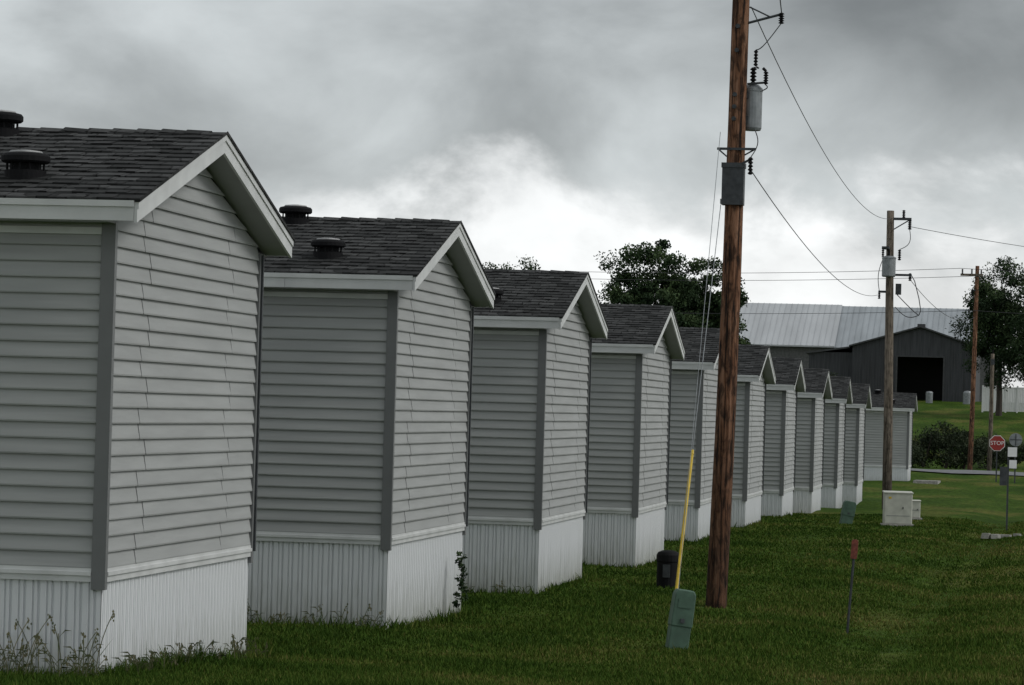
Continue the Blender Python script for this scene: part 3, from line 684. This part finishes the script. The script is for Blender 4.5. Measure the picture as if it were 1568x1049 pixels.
# ---------------------------------------------------------------- sky + light
w=bpy.data.worlds.new('World'); scene.world=w; w.use_nodes=True; nt=w.node_tree; N=nt.nodes; L=nt.links
bg=N['Background']
tc=N.new('ShaderNodeTexCoord')
def math_(op,a,b=None,c=None,clamp=False):
    n=N.new('ShaderNodeMath'); n.operation=op; n.use_clamp=clamp
    for i,v in enumerate((a,b,c)):
        if v is None: continue
        if isinstance(v,(int,float)): n.inputs[i].default_value=v
        else: L.new(v,n.inputs[i])
    return n.outputs[0]
def noise_(scale,detail,sc=(1,1,1),loc=(0,0,0),rough=.55,dist=0):
    mp=N.new('ShaderNodeMapping'); mp.inputs['Scale'].default_value=sc; mp.inputs['Location'].default_value=loc; L.new(tc.outputs['Generated'],mp.inputs[0])
    n=N.new('ShaderNodeTexNoise'); n.inputs['Scale'].default_value=scale; n.inputs['Detail'].default_value=detail; n.inputs['Roughness'].default_value=rough; n.inputs['Distortion'].default_value=dist
    L.new(mp.outputs[0],n.inputs['Vector']); return n.outputs['Fac']
def mr_(v,a,b,c,d,smooth=True):
    n=N.new('ShaderNodeMapRange'); n.interpolation_type='SMOOTHSTEP' if smooth else 'LINEAR'
    L.new(v,n.inputs[0])
    for i,q in enumerate((a,b,c,d)): n.inputs[i+1].default_value=q
    return n.outputs[0]
def scale_(c,f_):
    n=N.new('ShaderNodeVectorMath'); n.operation='SCALE'; L.new(c,n.inputs[0]); L.new(f_,n.inputs['Scale']); return n.outputs[0]
sp=N.new('ShaderNodeSeparateXYZ'); L.new(tc.outputs['Generated'],sp.inputs[0]); X=sp.outputs['X']; Yv=sp.outputs['Y']; Z=sp.outputs['Z']
n1=noise_(17,10,(1,1,1.5),(.3,.1,.2),.56,.2); n2=noise_(5,3,(1,1,2.0),(1.7,.4,.9)); n3=noise_(9,7,(1,1,1.8),(4.1,2.0,.5),.52,.4)
# high overcast deck: soft grey patches with paler breaks
deck=mr_(n3,.30,.68,.36,.66); deck=math_('MULTIPLY',deck,mr_(n2,.3,.7,.90,1.15)); deck=math_('MULTIPLY',deck,mr_(n1,.3,.7,.93,1.08))
deck=math_('MULTIPLY',deck,math_('SUBTRACT',1.0,math_('MULTIPLY',mr_(Z,.085,.14,0,.48),mr_(X,-.20,-.03,0,1))))
deck=math_('MULTIPLY',deck,mr_(Z,.25,.9,1,1.15))
# cumulus bank low over the horizon
zz=math_('ADD',Z,math_('MULTIPLY',math_('SUBTRACT',n1,.5),.085)); zz=math_('ADD',zz,math_('MULTIPLY',math_('SUBTRACT',n2,.5),.04))
zz=math_('ADD',zz,mr_(X,-.30,-.12,.016,0))
cum=mr_(zz,.060,.086,1,0)
cb=mr_(n1,.35,.65,1.05,.78)
cb=math_('MULTIPLY',cb,mr_(n3,.3,.7,.84,1.08))
col1=N.new('ShaderNodeRGB'); col1.outputs[0].default_value=(.945,1.0,1.015,1)
col2=N.new('ShaderNodeRGB'); col2.outputs[0].default_value=(.985,1.0,1.005,1)
mxc=N.new('ShaderNodeMix'); mxc.data_type='RGBA'; L.new(cum,mxc.inputs[0]); L.new(scale_(col1.outputs[0],deck),mxc.inputs[6]); L.new(scale_(col2.outputs[0],cb),mxc.inputs[7])
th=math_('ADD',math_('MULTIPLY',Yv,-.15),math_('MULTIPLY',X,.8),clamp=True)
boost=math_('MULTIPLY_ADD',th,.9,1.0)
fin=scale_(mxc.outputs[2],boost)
sky=N.new('ShaderNodeTexSky'); sky.sky_type='NISHITA'; sky.sun_disc=False; sky.sun_elevation=math.radians(42); SR=math.radians(92); sky.sun_rotation=SR
sk=N.new('ShaderNodeVectorMath'); sk.operation='SCALE'; L.new(sky.outputs[0],sk.inputs[0]); sk.inputs['Scale'].default_value=.008
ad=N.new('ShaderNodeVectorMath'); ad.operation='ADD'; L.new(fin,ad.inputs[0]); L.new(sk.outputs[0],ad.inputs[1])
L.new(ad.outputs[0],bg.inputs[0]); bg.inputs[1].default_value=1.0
sun=bpy.data.lights.new('sun','SUN'); sun.energy=1.45; sun.angle=math.radians(25); sun.color=(1,.98,.95)
so=bpy.data.objects.new('sun',sun); C.objects.link(so)
az=SR; elv=math.radians(42); sd=Vector((math.sin(az)*math.cos(elv),math.cos(az)*math.cos(elv),math.sin(elv)))
so.rotation_euler=sd.to_track_quat('Z','Y').to_euler(); so.location=(20,0,30)
